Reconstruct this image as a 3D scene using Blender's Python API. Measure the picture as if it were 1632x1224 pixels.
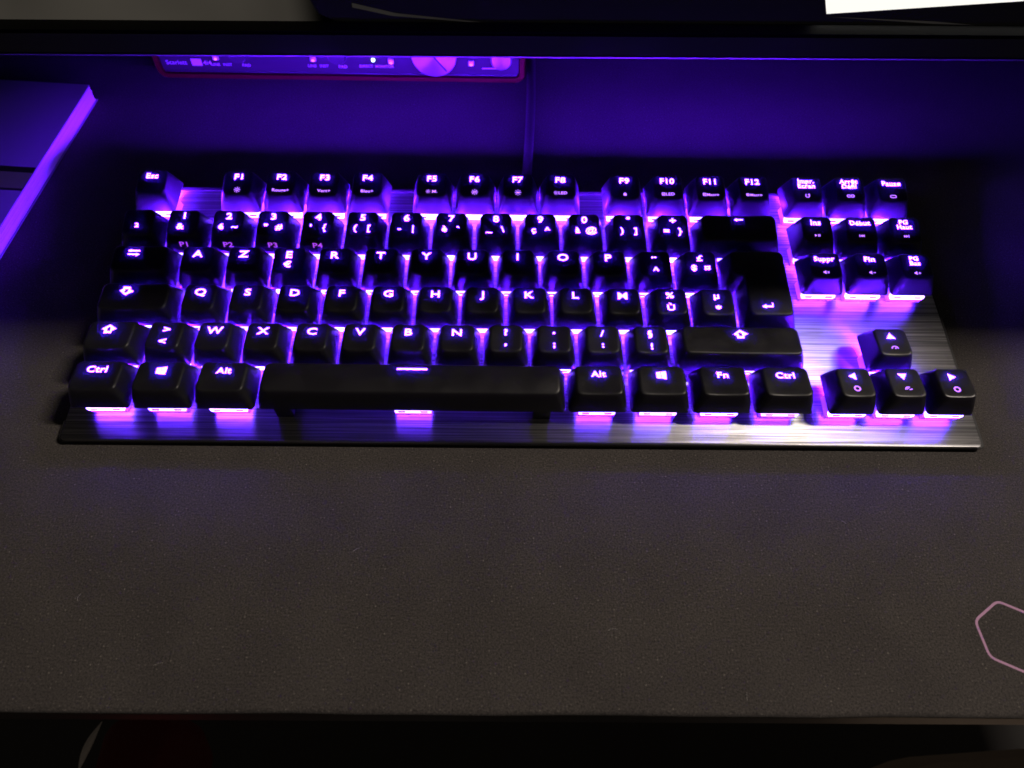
import bpy, bmesh, math, random
from math import sin, cos, pi, radians
from mathutils import Vector, Matrix

for o in list(bpy.data.objects):
    bpy.data.objects.remove(o)
random.seed(7)
S = bpy.context.scene
COL = S.collection
MM = 0.001

# ------------------------------------------------------------------ camera
cam_d = bpy.data.cameras.new("camera")
cam = bpy.data.objects.new("camera", cam_d)
COL.objects.link(cam)
cam.location = (-0.00665, -0.14737, 0.26194)
cam.rotation_euler = (radians(34.158), radians(-0.623), radians(0.192))
cam_d.sensor_width = 36.0
cam_d.lens = 36.0 * 1226 / 1632
cam_d.clip_start = 0.01
cam_d.clip_end = 50
cam_d.dof.use_dof = True
cam_d.dof.focus_distance = 0.315
cam_d.dof.aperture_fstop = 13.0
S.camera = cam

# ------------------------------------------------------------------ world, light, exposure
W = bpy.data.worlds.new("World")
S.world = W
W.use_nodes = True
W.node_tree.nodes["Background"].inputs[0].default_value = (1.0, 0.86, 0.72, 1)
W.node_tree.nodes["Background"].inputs[1].default_value = 0.035
S.view_settings.view_transform = 'Standard'
S.view_settings.look = 'None'
S.view_settings.exposure = 0
S.view_settings.gamma = 1
S.view_settings.use_curve_mapping = False
# the room's ceiling lamp, high up behind and to the right of the monitor
ld = bpy.data.lights.new("ceiling_lamp", 'AREA')
ld.shape = 'RECTANGLE'
ld.size = 0.40
ld.size_y = 0.05
ld.energy = 30.5
ld.color = (1.0, 0.865, 0.75)
lamp = bpy.data.objects.new("ceiling_lamp", ld)
COL.objects.link(lamp)
lamp.location = (1.10, 0.12, 1.50)
lamp.rotation_euler = (0, math.atan2(1.08, 1.50), 0)
S.render.engine = 'CYCLES'
S.cycles.use_denoising = True
S.cycles.filter_width = 1.6
S.cycles.max_bounces = 8
S.cycles.diffuse_bounces = 4
S.cycles.transparent_max_bounces = 12
S.cycles.sample_clamp_indirect = 40.0
S.cycles.caustics_reflective = False
S.cycles.caustics_refractive = False

# ------------------------------------------------------------------ helpers
def mat(name):
    m = bpy.data.materials.new(name)
    m.use_nodes = True
    return m, m.node_tree.nodes, m.node_tree.links, m.node_tree.nodes["Principled BSDF"]

def setp(b, **k):
    for n, v in k.items():
        b.inputs[n.replace('_', ' ')].default_value = v

def rgb(c):
    return (c[0], c[1], c[2], 1)

def simple(name, col, rough=0.5, metal=0.0, spec=0.5, bump=None, var=0.0, vscale=300):
    m, N, L, b = mat(name)
    b.inputs['Base Color'].default_value = rgb(col)
    setp(b, Roughness=rough, Metallic=metal)
    b.inputs['Specular IOR Level'].default_value = spec
    tc = N.new('ShaderNodeTexCoord')
    if bump:
        no = N.new('ShaderNodeTexNoise'); no.inputs['Scale'].default_value = bump[0]; no.inputs['Detail'].default_value = 3
        L.new(tc.outputs['Object'], no.inputs['Vector'])
        bp = N.new('ShaderNodeBump'); bp.inputs['Strength'].default_value = bump[1]; bp.inputs['Distance'].default_value = bump[2]
        L.new(no.outputs['Fac'], bp.inputs['Height']); L.new(bp.outputs[0], b.inputs['Normal'])
    if var:
        n2 = N.new('ShaderNodeTexNoise'); n2.inputs['Scale'].default_value = vscale; n2.inputs['Detail'].default_value = 4
        L.new(tc.outputs['Object'], n2.inputs['Vector'])
        mr = N.new('ShaderNodeMapRange'); mr.inputs['From Min'].default_value = .3; mr.inputs['From Max'].default_value = .7
        mr.inputs['To Min'].default_value = rough - var; mr.inputs['To Max'].default_value = rough + var
        L.new(n2.outputs['Fac'], mr.inputs[0]); L.new(mr.outputs[0], b.inputs['Roughness'])
    return m

def emit(name, col, strength, sample=True):
    m = bpy.data.materials.new(name)
    m.use_nodes = True
    N = m.node_tree.nodes; L = m.node_tree.links
    N.clear()
    e = N.new('ShaderNodeEmission'); e.inputs[0].default_value = rgb(col); e.inputs[1].default_value = strength
    o = N.new('ShaderNodeOutputMaterial'); L.new(e.outputs[0], o.inputs[0])
    if not sample:
        m.cycles.emission_sampling = 'NONE'
    return m

def mesh_from(name, verts, faces, smooth=None):
    me = bpy.data.meshes.new(name)
    me.from_pydata([tuple(v) for v in verts], [], faces)
    me.update()
    if smooth is not None:
        me.shade_smooth()
        me.set_sharp_from_angle(angle=radians(smooth))
    return me

def ob(name, me, m=None, parent=None, loc=(0, 0, 0), rot=(0, 0, 0)):
    o = bpy.data.objects.new(name, me)
    COL.objects.link(o)
    o.location = loc; o.rotation_euler = rot
    if parent: o.parent = parent
    if m and me is not None and len(me.materials) == 0:
        me.materials.append(m)
    return o

def empty(name, loc=(0, 0, 0), rot=(0, 0, 0)):
    o = bpy.data.objects.new(name, None); COL.objects.link(o)
    o.location = loc; o.rotation_euler = rot
    return o

def tag(o, label=None, cat=None, group=None, kind=None):
    if label: o['label'] = label
    if cat: o['category'] = cat
    if group: o['group'] = group
    if kind: o['kind'] = kind
    return o

def bevel_box(name, lo, hi, bev=0.0, seg=2, units=MM):
    bm = bmesh.new()
    bmesh.ops.create_cube(bm, size=1)
    for v in bm.verts:
        v.co = Vector([(lo[i] + (v.co[i] + .5) * (hi[i] - lo[i])) * units for i in range(3)])
    if bev:
        bmesh.ops.bevel(bm, geom=bm.edges[:], offset=bev * units, segments=seg, affect='EDGES', profile=.5)
    me = bpy.data.meshes.new(name); bm.to_mesh(me); bm.free()
    me.shade_smooth(); me.set_sharp_from_angle(angle=radians(35))
    return me

def rounded(corners, rads, k=5, sub=6):
    """Rounded outline of a polygon of right angles (CCW); the point count depends only on k, sub and the corner count."""
    n = len(corners); arcs = []
    for i in range(n):
        p = Vector(corners[i]); a = Vector(corners[i - 1]); b = Vector(corners[(i + 1) % n])
        u = (a - p).normalized(); w = (b - p).normalized(); r = rads[i] if isinstance(rads, (list, tuple)) else rads
        c = p + (u + w) * r
        s = (p + u * r) - c; e = (p + w * r) - c
        arcs.append([c + s * cos(t * pi / 2) + e * sin(t * pi / 2) for t in [j / (k - 1) for j in range(k)]])
    out = []
    for i in range(n):
        out += arcs[i]
        q0, q1 = arcs[i][-1], arcs[(i + 1) % n][0]
        out += [q0.lerp(q1, (j + 1) / (sub + 1)) for j in range(sub)]
    return out

def tube(name, pts, r, seg=10):
    vs, fs = [], []
    for i, p in enumerate(pts):
        p = Vector(p); a = Vector(pts[max(i - 1, 0)]); b = Vector(pts[min(i + 1, len(pts) - 1)])
        d = (b - a).normalized(); s = d.cross(Vector((0, 0, 1))).normalized(); u = s.cross(d)
        for j in range(seg):
            t = 2 * pi * j / seg
            vs.append(p + s * cos(t) * r + u * sin(t) * r)
    for i in range(len(pts) - 1):
        for j in range(seg):
            k = (j + 1) % seg
            fs.append((i * seg + j, i * seg + k, (i + 1) * seg + k, (i + 1) * seg + j))
    fs.append(tuple(range(seg))[::-1]); fs.append(tuple((len(pts) - 1) * seg + j for j in range(seg)))
    return mesh_from(name, vs, fs, 50)

def lathe(name, prof, seg=40, axis='y'):
    """prof: (radius, height along -y) pairs in mm."""
    vs, fs = [], []
    for r, h in prof:
        for j in range(seg):
            t = 2 * pi * j / seg
            vs.append((r * cos(t) * MM, -h * MM, r * sin(t) * MM))
    for i in range(len(prof) - 1):
        for j in range(seg):
            k = (j + 1) % seg
            fs.append((i * seg + j, i * seg + k, (i + 1) * seg + k, (i + 1) * seg + j))
    fs.append(tuple((len(prof) - 1) * seg + j for j in range(seg)))
    return mesh_from(name, vs, fs, 35)

# ------------------------------------------------------------------ materials
VIO = (0.100, 0.006, 1.0)

def mat_mat():
    m, N, L, b = mat("mat_cloth")
    tc = N.new('ShaderNodeTexCoord')
    def noise(sc, det=2, rough=.6):
        n = N.new('ShaderNodeTexNoise'); n.inputs['Scale'].default_value = sc; n.inputs['Detail'].default_value = det
        n.inputs['Roughness'].default_value = rough
        L.new(tc.outputs['Object'], n.inputs['Vector']); return n
    fine = noise(1500, 3, .75); blot = noise(38, 4); spk = noise(1500, 0)
    cr = N.new('ShaderNodeValToRGB')
    cr.color_ramp.elements[0].position = .32; cr.color_ramp.elements[0].color = (.016, .0145, .014, 1)
    cr.color_ramp.elements[1].position = .70; cr.color_ramp.elements[1].color = (.070, .063, .059, 1)
    L.new(fine.outputs['Fac'], cr.inputs[0])
    mx = N.new('ShaderNodeMix'); mx.data_type = 'RGBA'; mx.blend_type = 'MULTIPLY'; mx.inputs[0].default_value = .35
    c2 = N.new('ShaderNodeValToRGB'); c2.color_ramp.elements[0].color = (.7, .66, .66, 1); c2.color_ramp.elements[1].color = (1.2, 1.16, 1.1, 1)
    c2.color_ramp.elements[0].position = .35; c2.color_ramp.elements[1].position = .65
    L.new(blot.outputs['Fac'], c2.inputs[0])
    L.new(cr.outputs[0], mx.inputs[6]); L.new(c2.outputs[0], mx.inputs[7])
    # lint and dust caught in the weave
    th = N.new('ShaderNodeMapRange'); th.inputs['From Min'].default_value = .78; th.inputs['From Max'].default_value = .90
    L.new(spk.outputs['Fac'], th.inputs[0])
    m2 = N.new('ShaderNodeMix'); m2.data_type = 'RGBA'
    L.new(th.outputs[0], m2.inputs[0]); L.new(mx.outputs[2], m2.inputs[6]); m2.inputs[7].default_value = (.15, .135, .12, 1)
    L.new(m2.outputs[2], b.inputs['Base Color'])
    setp(b, Roughness=.92); b.inputs['Specular IOR Level'].default_value = .15
    b.inputs['Sheen Weight'].default_value = .08; b.inputs['Sheen Roughness'].default_value = .5
    bp = N.new('ShaderNodeBump'); bp.inputs['Strength'].default_value = .8; bp.inputs['Distance'].default_value = .0003
    L.new(fine.outputs['Fac'], bp.inputs['Height']); L.new(bp.outputs[0], b.inputs['Normal'])
    return m

def mat_plate():
    m, N, L, b = mat("brushed_aluminium")
    tc = N.new('ShaderNodeTexCoord')
    mp = N.new('ShaderNodeMapping'); mp.inputs['Scale'].default_value = (22, 2300, 1)
    L.new(tc.outputs['Object'], mp.inputs[0])
    n = N.new('ShaderNodeTexNoise'); n.inputs['Scale'].default_value = 1; n.inputs['Detail'].default_value = 4; n.inputs['Roughness'].default_value = .65
    L.new(mp.outputs[0], n.inputs['Vector'])
    mp2 = N.new('ShaderNodeMapping'); mp2.inputs['Scale'].default_value = (9, 900, 1)
    L.new(tc.outputs['Object'], mp2.inputs[0])
    n2 = N.new('ShaderNodeTexNoise'); n2.inputs['Scale'].default_value = 1; n2.inputs['Detail'].default_value = 3
    L.new(mp2.outputs[0], n2.inputs['Vector'])
    mul = N.new('ShaderNodeMath'); mul.operation = 'MULTIPLY'
    L.new(n.outputs['Fac'], mul.inputs[0]); L.new(n2.outputs['Fac'], mul.inputs[1])
    cr = N.new('ShaderNodeValToRGB')
    cr.color_ramp.elements[0].position = .16; cr.color_ramp.elements[0].color = (.13, .13, .135, 1)
    cr.color_ramp.elements[1].position = .36; cr.color_ramp.elements[1].color = (.42, .415, .42, 1)
    L.new(mul.outputs[0], cr.inputs[0]); L.new(cr.outputs[0], b.inputs['Base Color'])
    rr = N.new('ShaderNodeMapRange'); rr.inputs['From Min'].default_value = .15; rr.inputs['From Max'].default_value = .38
    rr.inputs['To Min'].default_value = .50; rr.inputs['To Max'].default_value = .40
    L.new(mul.outputs[0], rr.inputs[0]); L.new(rr.outputs[0], b.inputs['Roughness'])
    setp(b, Metallic=1.0)
    b.inputs['Anisotropic'].default_value = .95
    cx = N.new('ShaderNodeCombineXYZ'); cx.inputs[1].default_value = 1
    L.new(cx.outputs[0], b.inputs['Tangent'])
    bp = N.new('ShaderNodeBump'); bp.inputs['Strength'].default_value = .35; bp.inputs['Distance'].default_value = .00012
    L.new(n.outputs['Fac'], bp.inputs['Height']); L.new(bp.outputs[0], b.inputs['Normal'])
    return m

def mat_housing():
    m = bpy.data.materials.new("clear_switch_plastic"); m.use_nodes = True
    N = m.node_tree.nodes; L = m.node_tree.links; N.clear()
    t = N.new('ShaderNodeBsdfTransparent'); t.inputs[0].default_value = (.9, .9, .92, 1)
    tl = N.new('ShaderNodeBsdfTranslucent'); tl.inputs[0].default_value = (.8, .8, .82, 1)
    g = N.new('ShaderNodeBsdfPrincipled'); g.inputs['Base Color'].default_value = (.5, .5, .52, 1); g.inputs['Roughness'].default_value = .25
    a = N.new('ShaderNodeMixShader'); a.inputs[0].default_value = .6
    c = N.new('ShaderNodeMixShader'); c.inputs[0].default_value = .6
    o = N.new('ShaderNodeOutputMaterial')
    L.new(t.outputs[0], a.inputs[1]); L.new(tl.outputs[0], a.inputs[2])
    L.new(a.outputs[0], c.inputs[1]); L.new(g.outputs[0], c.inputs[2]); L.new(c.outputs[0], o.inputs[0])
    return m

M_MAT = mat_mat()
M_PLATE = mat_plate()
M_HOUSE = mat_housing()
M_CAP = simple("black_keycap_plastic", (.0065, .006, .0082), .42, spec=.33, bump=(2600, .12, .0002), var=.07, vscale=120)
_b = M_CAP.node_tree.nodes["Principled BSDF"]
_b.subsurface_method = 'BURLEY'
_b.inputs['Subsurface Weight'].default_value = 1.0
_b.inputs['Subsurface Radius'].default_value = (.7, .5, 1.0)
_b.inputs['Subsurface Scale'].default_value = .0065
_N = M_CAP.node_tree.nodes; _L = M_CAP.node_tree.links
_oi = _N.new('ShaderNodeObjectInfo'); _ma = _N.new('ShaderNodeMath'); _ma.operation = 'MULTIPLY_ADD'; _ma.inputs[1].default_value = .14
_src = _b.inputs['Roughness'].links[0].from_socket
_sb = _N.new('ShaderNodeMath'); _sb.operation = 'SUBTRACT'; _sb.inputs[1].default_value = .07
_L.new(_src, _sb.inputs[0]); _L.new(_oi.outputs['Random'], _ma.inputs[0]); _L.new(_sb.outputs[0], _ma.inputs[2]); _L.new(_ma.outputs[0], _b.inputs['Roughness'])
M_CASE = simple("black_case_plastic", (.012, .0115, .012), .55, spec=.25, bump=(1500, .15, .0002))
M_LEG = emit("lit_legend", (.20, .075, 1.0), 14, False)
M_UNDER = emit("light_inside_keycap", (.095, .010, 1.0), 650, False)
M_LEG2 = emit("dim_lit_legend", (.42, .14, 1.0), 2.6, False)
M_PRINT = emit("pink_front_legend", (.42, .07, .80), 1.0, False)
LEDS = [emit("violet_led", VIO, q) for q in (3700, 4900, 6300, 14000)]
M_LED = LEDS[1]
RIMS = [emit("glowing_housing_rim", (.24, .13, 1.0), q) for q in (10, 14, 19)]
M_RIM = RIMS[1]
GLOWS = [emit("added_violet_glow", (.090, .010, 1.0), q) for q in (230, 320, 430)]
M_SLOT = simple("dark_slot", (.01, .01, .012), .5)
M_DESK = simple("black_desk_laminate", (.02, .018, .017), .5, bump=(900, .2, .0003))

# ------------------------------------------------------------------ setting: floor, desk, mat
fl = ob("floor", mesh_from("floor", [(-2, -2, 0), (2, -2, 0), (2, 2, 0), (-2, 2, 0)], [(0, 1, 2, 3)]),
        simple("dark_floor", (.03, .026, .024), .6, bump=(60, .3, .002)), loc=(0, 0, -.735))
tag(fl, kind='structure')
desk = empty("desk", (0, 0, -.735))
tag(desk, "black desk top carrying the mat, monitor and keyboard", "desk")
ob("desk_top", bevel_box("desk_top", (-800, -94, 706), (800, 420, 731), 1.5), M_DESK, desk)
legme = bevel_box("desk_leg", (-25, -25, 0), (25, 25, 705.5), 2)
for x in (-760, 760):
    for y in (-40, 380):
        ob("desk_leg", legme, M_DESK, desk, (x * MM, y * MM, 0))

# unseen shelf added over the desk to keep the lamp off its back half
ob("added_shelf_back", bevel_box("added_shelf_back", (-800, 400, 731.2), (800, 418, 1235), 1), M_DESK, desk)
ob("added_shelf", bevel_box("added_shelf", (-800, 74, 1235.2), (800, 418, 1255), 1.5), M_DESK, desk)
for x in (-790, 790):
    ob("added_shelf_side", bevel_box("added_shelf_side", (x - 9, 180, 731.2), (x + 9, 399.8, 1235), 1), M_DESK, desk)

# desk mat: a cloth sheet with a rounded front edge
mat_root = empty("desk_mat", (0, 0, -.004))
tag(mat_root, "large dark grey cloth desk mat lying under the keyboard", "desk mat")
def build_mat():
    outl = rounded([(-450, -96.8), (450, -96.8), (450, 330), (-450, 330)], 14, 8, 40)
    vs, fs = [], []
    rings = [(0.6, 0.05), (0.0, 1.2), (0.0, 2.8), (0.5, 3.6), (1.4, 4.0), (60, 4.0)]
    n = len(outl)
    cx, cy = 0, 117
    for ins, z in rings:
        for p in outl:
            sx = (450 - ins) / 450; sy = (213 - ins) / 213
            w = .18 * sin(p.x * .061) + .12 * sin(p.x * .17 + 1) if ins < 5 else 0
            vs.append(((cx + (p.x - cx) * sx) * MM, (cy + (p.y - cy) * sy + w) * MM, z * MM))
    for i in range(len(rings) - 1):
        for j in range(n):
            k = (j + 1) % n
            fs.append((i * n + j, i * n + k, (i + 1) * n + k, (i + 1) * n + j))
    fs.append(tuple((len(rings) - 1) * n + j for j in range(n)))
    return mesh_from("mat_sheet", vs, fs, 60)
ob("mat_sheet", build_mat(), M_MAT, mat_root)

def ring_strip(pts, w, z):
    """closed flat band following pts (mm) -> mesh verts/faces"""
    n = len(pts); vs = []; fs = []
    for i in range(n):
        p = Vector(pts[i]); a = Vector(pts[i - 1]); b = Vector(pts[(i + 1) % n])
        d = (b - a).normalized(); nn = Vector((d.y, -d.x))
        vs += [((p + nn * w / 2).x * MM, (p + nn * w / 2).y * MM, z * MM), ((p - nn * w / 2).x * MM, (p - nn * w / 2).y * MM, z * MM)]
    for i in range(n):
        k = (i + 1) % n
        fs.append((2 * i, 2 * i + 1, 2 * k + 1, 2 * k))
    return vs, fs

def hexa(cx, cy, r, rot, rc=.2):
    cs = [Vector((cx + r * cos(rot + i * pi / 3), cy + r * sin(rot + i * pi / 3))) for i in range(6)]
    out = []
    for i in range(6):
        p = cs[i]; a = p.lerp(cs[i - 1], rc); b = p.lerp(cs[(i + 1) % 6], rc)
        for t in (0, .25, .5, .75, 1):
            out.append(a.lerp(p, t).lerp(p.lerp(b, t), t))
        for t in (.33, .66):
            out.append(b.lerp(cs[(i + 1) % 6].lerp(p, rc), t))
    return out
M_HEX = simple("pink_mat_print", (.36, .20, .31), .85, bump=(1500, .5, .0003))
v, f = ring_strip(hexa(165.6, -71.2, 12.2, radians(-25.5), .16), .85, 4.05)
ob("hexagon_print", mesh_from("hexagon_print", v, f), M_HEX, mat_root)["label"] = "thin pink hexagon outline printed on the cloth"

# lint fibres and dust lying on the cloth
M_LINT = simple("lint", (.24, .225, .21), .8)
rl = random.Random(11)
for (x, y) in [(-153, -60), (72, -91), (-60, -42), (118, -30), (-120, -82), (30, -70), (200, 10)]:
    a = rl.uniform(0, pi); ln = rl.uniform(1.6, 3.4); c = rl.uniform(-.5, .5)
    pts = [((x + ln * (t - .5) * cos(a) - c * sin(a) * sin(pi * t)) * MM, (y + ln * (t - .5) * sin(a) + c * cos(a) * sin(pi * t)) * MM, .0041 + .00015 * sin(pi * t)) for t in [k / 6 for k in range(7)]]
    ob("lint_fibre", tube("lint_fibre", pts, .00005, 5), M_LINT, mat_root)
vs, fs = [], []
for _ in range(380):
    x, y = rl.uniform(-300, 300), rl.uniform(-95, 260)
    if abs(x) < 182 and -3 < y < 138: continue
    r = rl.choice((.05, .06, .07, .09, .13)); o = len(vs)
    a = rl.uniform(0, pi)
    vs += [((x + r * cos(a)) * MM, (y + r * sin(a)) * MM, .00402), ((x + r * cos(a + 2.1)) * MM, (y + r * sin(a + 2.1)) * MM, .00402), ((x + r * cos(a + 4.2)) * MM, (y + r * sin(a + 4.2)) * MM, .00402), (x * MM, y * MM, .00402 + r * 1.2 * MM)]
    fs += [(o, o + 1, o + 3), (o + 1, o + 2, o + 3), (o + 2, o, o + 3)]
du = ob("dust", mesh_from("dust", vs, fs), M_LINT, mat_root); du["kind"] = "stuff"

# ------------------------------------------------------------------ keyboard
U = 19.05
X0 = 9.125 * U
Y0 = -9.5
PZ = -1.5          # plate top in keyboard coordinates
CB = 6.0           # keycap skirt height
kb = empty("keyboard", (0, 0, .005), (radians(4.0), 0, 0))
tag(kb, "black mechanical keyboard with violet lit keys on a brushed metal plate", "keyboard")
def K(x, y, z):
    return Vector(((x - X0) * MM, (y - Y0) * MM, z * MM))

def slab(name, x0, x1, y0, y1, z0, z1, r, bev, taper=0.0, rim=0.0):
    outl = rounded([(x0, y0), (x1, y0), (x1, y1), (x0, y1)], r, 5, 2)
    cx, cy = (x0 + x1) / 2, (y0 + y1) / 2; hx, hy = (x1 - x0) / 2, (y1 - y0) / 2
    rings = [(taper, z0)] + ([(.8, z1 - rim)] if rim else []) + [(0, z1 - bev), (bev * .35, z1 - bev * .3), (bev, z1)]
    vs, fs = [], []; n = len(outl)
    for ins, z in rings:
        for p in outl:
            vs.append(K(cx + (p.x - cx) * (hx - ins) / hx, cy + (p.y - cy) * (hy - ins) / hy, z))
    for i in range(len(rings) - 1):
        for j in range(n):
            k = (j + 1) % n
            fs.append((i * n + j, i * n + k, (i + 1) * n + k, (i + 1) * n + j))
    fs.append(tuple((len(rings) - 1) * n + j for j in range(n))); fs.append(tuple(range(n))[::-1])
    return mesh_from(name, vs, fs, 30)

ob("case", slab("case", -6.0, 353.8, -9.5, 124.5, -4.9, PZ - 1.0, 2.5, .45, 4.0, 1.2), M_CASE, kb)
ob("plate", slab("plate", -4.6, 352.2, -9.2, 122.3, PZ - .98, PZ, 1.6, .35), M_PLATE, kb)
ob("rear_lip", bevel_box("rear_lip", (-4.6 - X0, 120.4 - Y0, PZ), (352.2 - X0, 122.2 - Y0, PZ + .7), .2), M_CASE, kb)
for x in (12, 335):   # fold-out feet that tilt the board
    o = ob("foot", bevel_box("foot", (x - X0 - 9, 108 - Y0, -13.1), (x - X0 + 9, 114 - Y0, -4.7), 1.2), M_CASE, kb)
for x in (12, 335):
    o = ob("rubber_pad", bevel_box("rubber_pad", (x - X0 - 9, 2 - Y0, -5.75), (x - X0 + 9, 9 - Y0, -4.8), .3), M_CASE, kb)

# row profile: front height, back height, front inset, back inset
ROWP = {0: (10.2, 8.6, 2.7, 2.2), 1: (9.6, 8.4, 2.6, 2.6), 2: (8.8, 8.6, 2.6, 3.0), 3: (8.8, 9.7, 2.9, 3.2), 4: (9.0, 11.0, 3.0, 3.2), 5: (9.0, 11.0, 3.0, 3.2)}
GAP = .55
SIDE = 2.95
FG = 4.6

class Cap:
    def __init__(s, w, row, kind='std'):
        s.w, s.row, s.kind = w * U - 2 * GAP, row, kind
        s.d = U - 2 * GAP
        s.hf, s.hb, s.fi, s.bi = ROWP[row]
        s.yf = -s.d / 2 + s.fi; s.yb = s.d / 2 - s.bi
        s.hw = s.w / 2 - SIDE
        s.dish = .55 if w < 1.1 else (.5 if w < 2 else .3)
        if kind == 'space': s.dish = 0
    def z(s, x, y):
        t = (y - s.yf) / (s.yb - s.yf)
        z = s.hf + (s.hb - s.hf) * t
        if s.kind == 'space':
            return z - .9 * (2 * t - 1) ** 2 + .45
        q = min(1, abs(x) / s.hw)
        return z - s.dish * (1 - q * q)
    def mesh(s):
        w2, d2 = s.w / 2, s.d / 2
        k, sub = 5, 6
        bot = rounded([(-w2, -d2), (w2, -d2), (w2, d2), (-w2, d2)], 1.5, k, sub)
        def top(off):
            hw = s.hw + off
            return rounded([(-hw, s.yf - off), (hw, s.yf - off), (hw, s.yb + off), (-hw, s.yb + off)], 2.1 + off, k, sub)
        n = len(bot); rings = []
        t0 = top(.55); tA = top(.30); tB = top(-.12); tC = top(-.7)
        rings.append([(p.x, p.y, .25) for p in bot])
        bo2 = [p * (1 - .02) for p in bot]
        rings.insert(0, [(p.x, p.y, 0) for p in bo2])
        zt = [s.z(p.x, p.y) for p in t0]
        for f in (.35, .7):
            r = []
            for i in range(n):
                a, b = bot[i], t0[i]; g = f
                q = a.lerp(b, g); bul = .18 * sin(pi * f)
                q = q * (1 + bul / max(q.length, 1))
                r.append((q.x, q.y, .25 + (zt[i] - .75 - .25) * f))
            rings.append(r)
        rings.append([(p.x, p.y, zt[i] - .75) for i, p in enumerate(t0)])
        rings.append([(p.x, p.y, s.z(p.x, p.y) - .26) for p in tA])
        rings.append([(p.x, p.y, s.z(p.x, p.y) - .05) for p in tB])
        rings.append([(p.x, p.y, s.z(p.x, p.y)) for p in tC])
        cy = (s.yf + s.yb) / 2
        for sc in (.72, .42, .15):
            rings.append([(p.x * sc, cy + (p.y - cy) * sc, s.z(p.x * sc, cy + (p.y - cy) * sc)) for p in tC])
        vs = []; fs = []
        for r in rings: vs += [Vector(p) * MM for p in r]
        for i in range(len(rings) - 1):
            for j in range(n):
                q = (j + 1) % n
                fs.append((i * n + j, i * n + q, (i + 1) * n + q, (i + 1) * n + j))
        b = (len(rings) - 1) * n
        vs.append(Vector((0, cy, s.z(0, cy))) * MM); c = len(vs) - 1
        for j in range(n): fs.append((b + j, b + (j + 1) % n, c))
        fs.append(tuple(range(n))[::-1])
        return mesh_from("keycap", vs, fs, 42)

class EnterCap:
    """tall L-shaped return key over rows 2 and 3; local origin = centre of its 1.5u x 2u box"""
    kind = 'enter'
    def __init__(s):
        s.row = 3; s.d = 2 * U - 2 * GAP
        s.yf = -U + GAP + 2.6; s.yb = U - GAP - 3.2; s.hf, s.hb = 8.6, 9.9
        s.hw = .6 * U
    def z(s, x, y):
        t = (y - s.yf) / (s.yb - s.yf)
        return s.hf + (s.hb - s.hf) * t
    def mesh(s):
        xr = .75 * U - GAP; xl = -.75 * U + GAP; xm = -.5 * U + GAP
        yb = U - GAP; yf = -U + GAP; ym = GAP
        bot = rounded([(xm, yf), (xr, yf), (xr, yb), (xl, yb), (xl, ym), (xm, ym)], [1.5, 1.5, 1.5, 1.5, 1.5, .6], 5, 5)
        def top(o):
            i = SIDE - o
            return rounded([(xm + i, s.yf - o), (xr - i, s.yf - o), (xr - i, s.yb + o), (xl + i, s.yb + o), (xl + i, ym + 2.9 - o), (xm + i, ym + 2.9 - o)],
                           [2.1 + o, 2.1 + o, 2.1 + o, 2.1 + o, 2.1 + o, .8], 5, 5)
        n = len(bot)
        t0, tA, tB, tC = top(.55), top(.3), top(-.12), top(-.7)
        rings = [[(p.x, p.y, 0) for p in bot],
                 [(p.x, p.y, s.z(p.x, p.y) - .75) for p in t0], [(p.x, p.y, s.z(p.x, p.y) - .26) for p in tA],
                 [(p.x, p.y, s.z(p.x, p.y) - .05) for p in tB], [(p.x, p.y, s.z(p.x, p.y)) for p in tC]]
        vs = []; fs = []
        for r in rings: vs += [Vector(p) * MM for p in r]
        for i in range(len(rings) - 1):
            for j in range(n):
                q = (j + 1) % n
                fs.append((i * n + j, i * n + q, (i + 1) * n + q, (i + 1) * n + j))
        fs.append(tuple(range((len(rings) - 1) * n, len(rings) * n))); fs.append(tuple(range(n))[::-1])
        me = mesh_from("keycap", vs, fs)
        bm = bmesh.new(); bm.from_mesh(me)
        bmesh.ops.triangulate(bm, faces=[f for f in bm.faces if len(f.verts) > 8])
        bm.to_mesh(me); bm.free()
        me.shade_smooth(); me.set_sharp_from_angle(angle=radians(42))
        return me

# ---- glyph meshes -------------------------------------------------
def font_glyphs(strings, bold):
    objs = {}
    for st in strings:
        cu = bpy.data.curves.new("t", 'FONT'); cu.body = st; cu.size = 1.0; cu.offset = bold
        cu.resolution_u = 3; cu.align_x = 'CENTER'; cu.space_line = .86; cu.space_character = 1.06
        o = bpy.data.objects.new("t", cu); COL.objects.link(o); objs[st] = o
    dg = bpy.context.evaluated_depsgraph_get(); dg.update()
    res = {}
    for st, o in objs.items():
        me = o.evaluated_get(dg).to_mesh()
        res[st] = ([(v.co.x, v.co.y) for v in me.vertices], [tuple(p.vertices) for p in me.polygons])
        o.evaluated_get(dg).to_mesh_clear()
    for o in objs.values():
        cu = o.data; bpy.data.objects.remove(o); bpy.data.curves.remove(cu)
    return res

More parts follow.
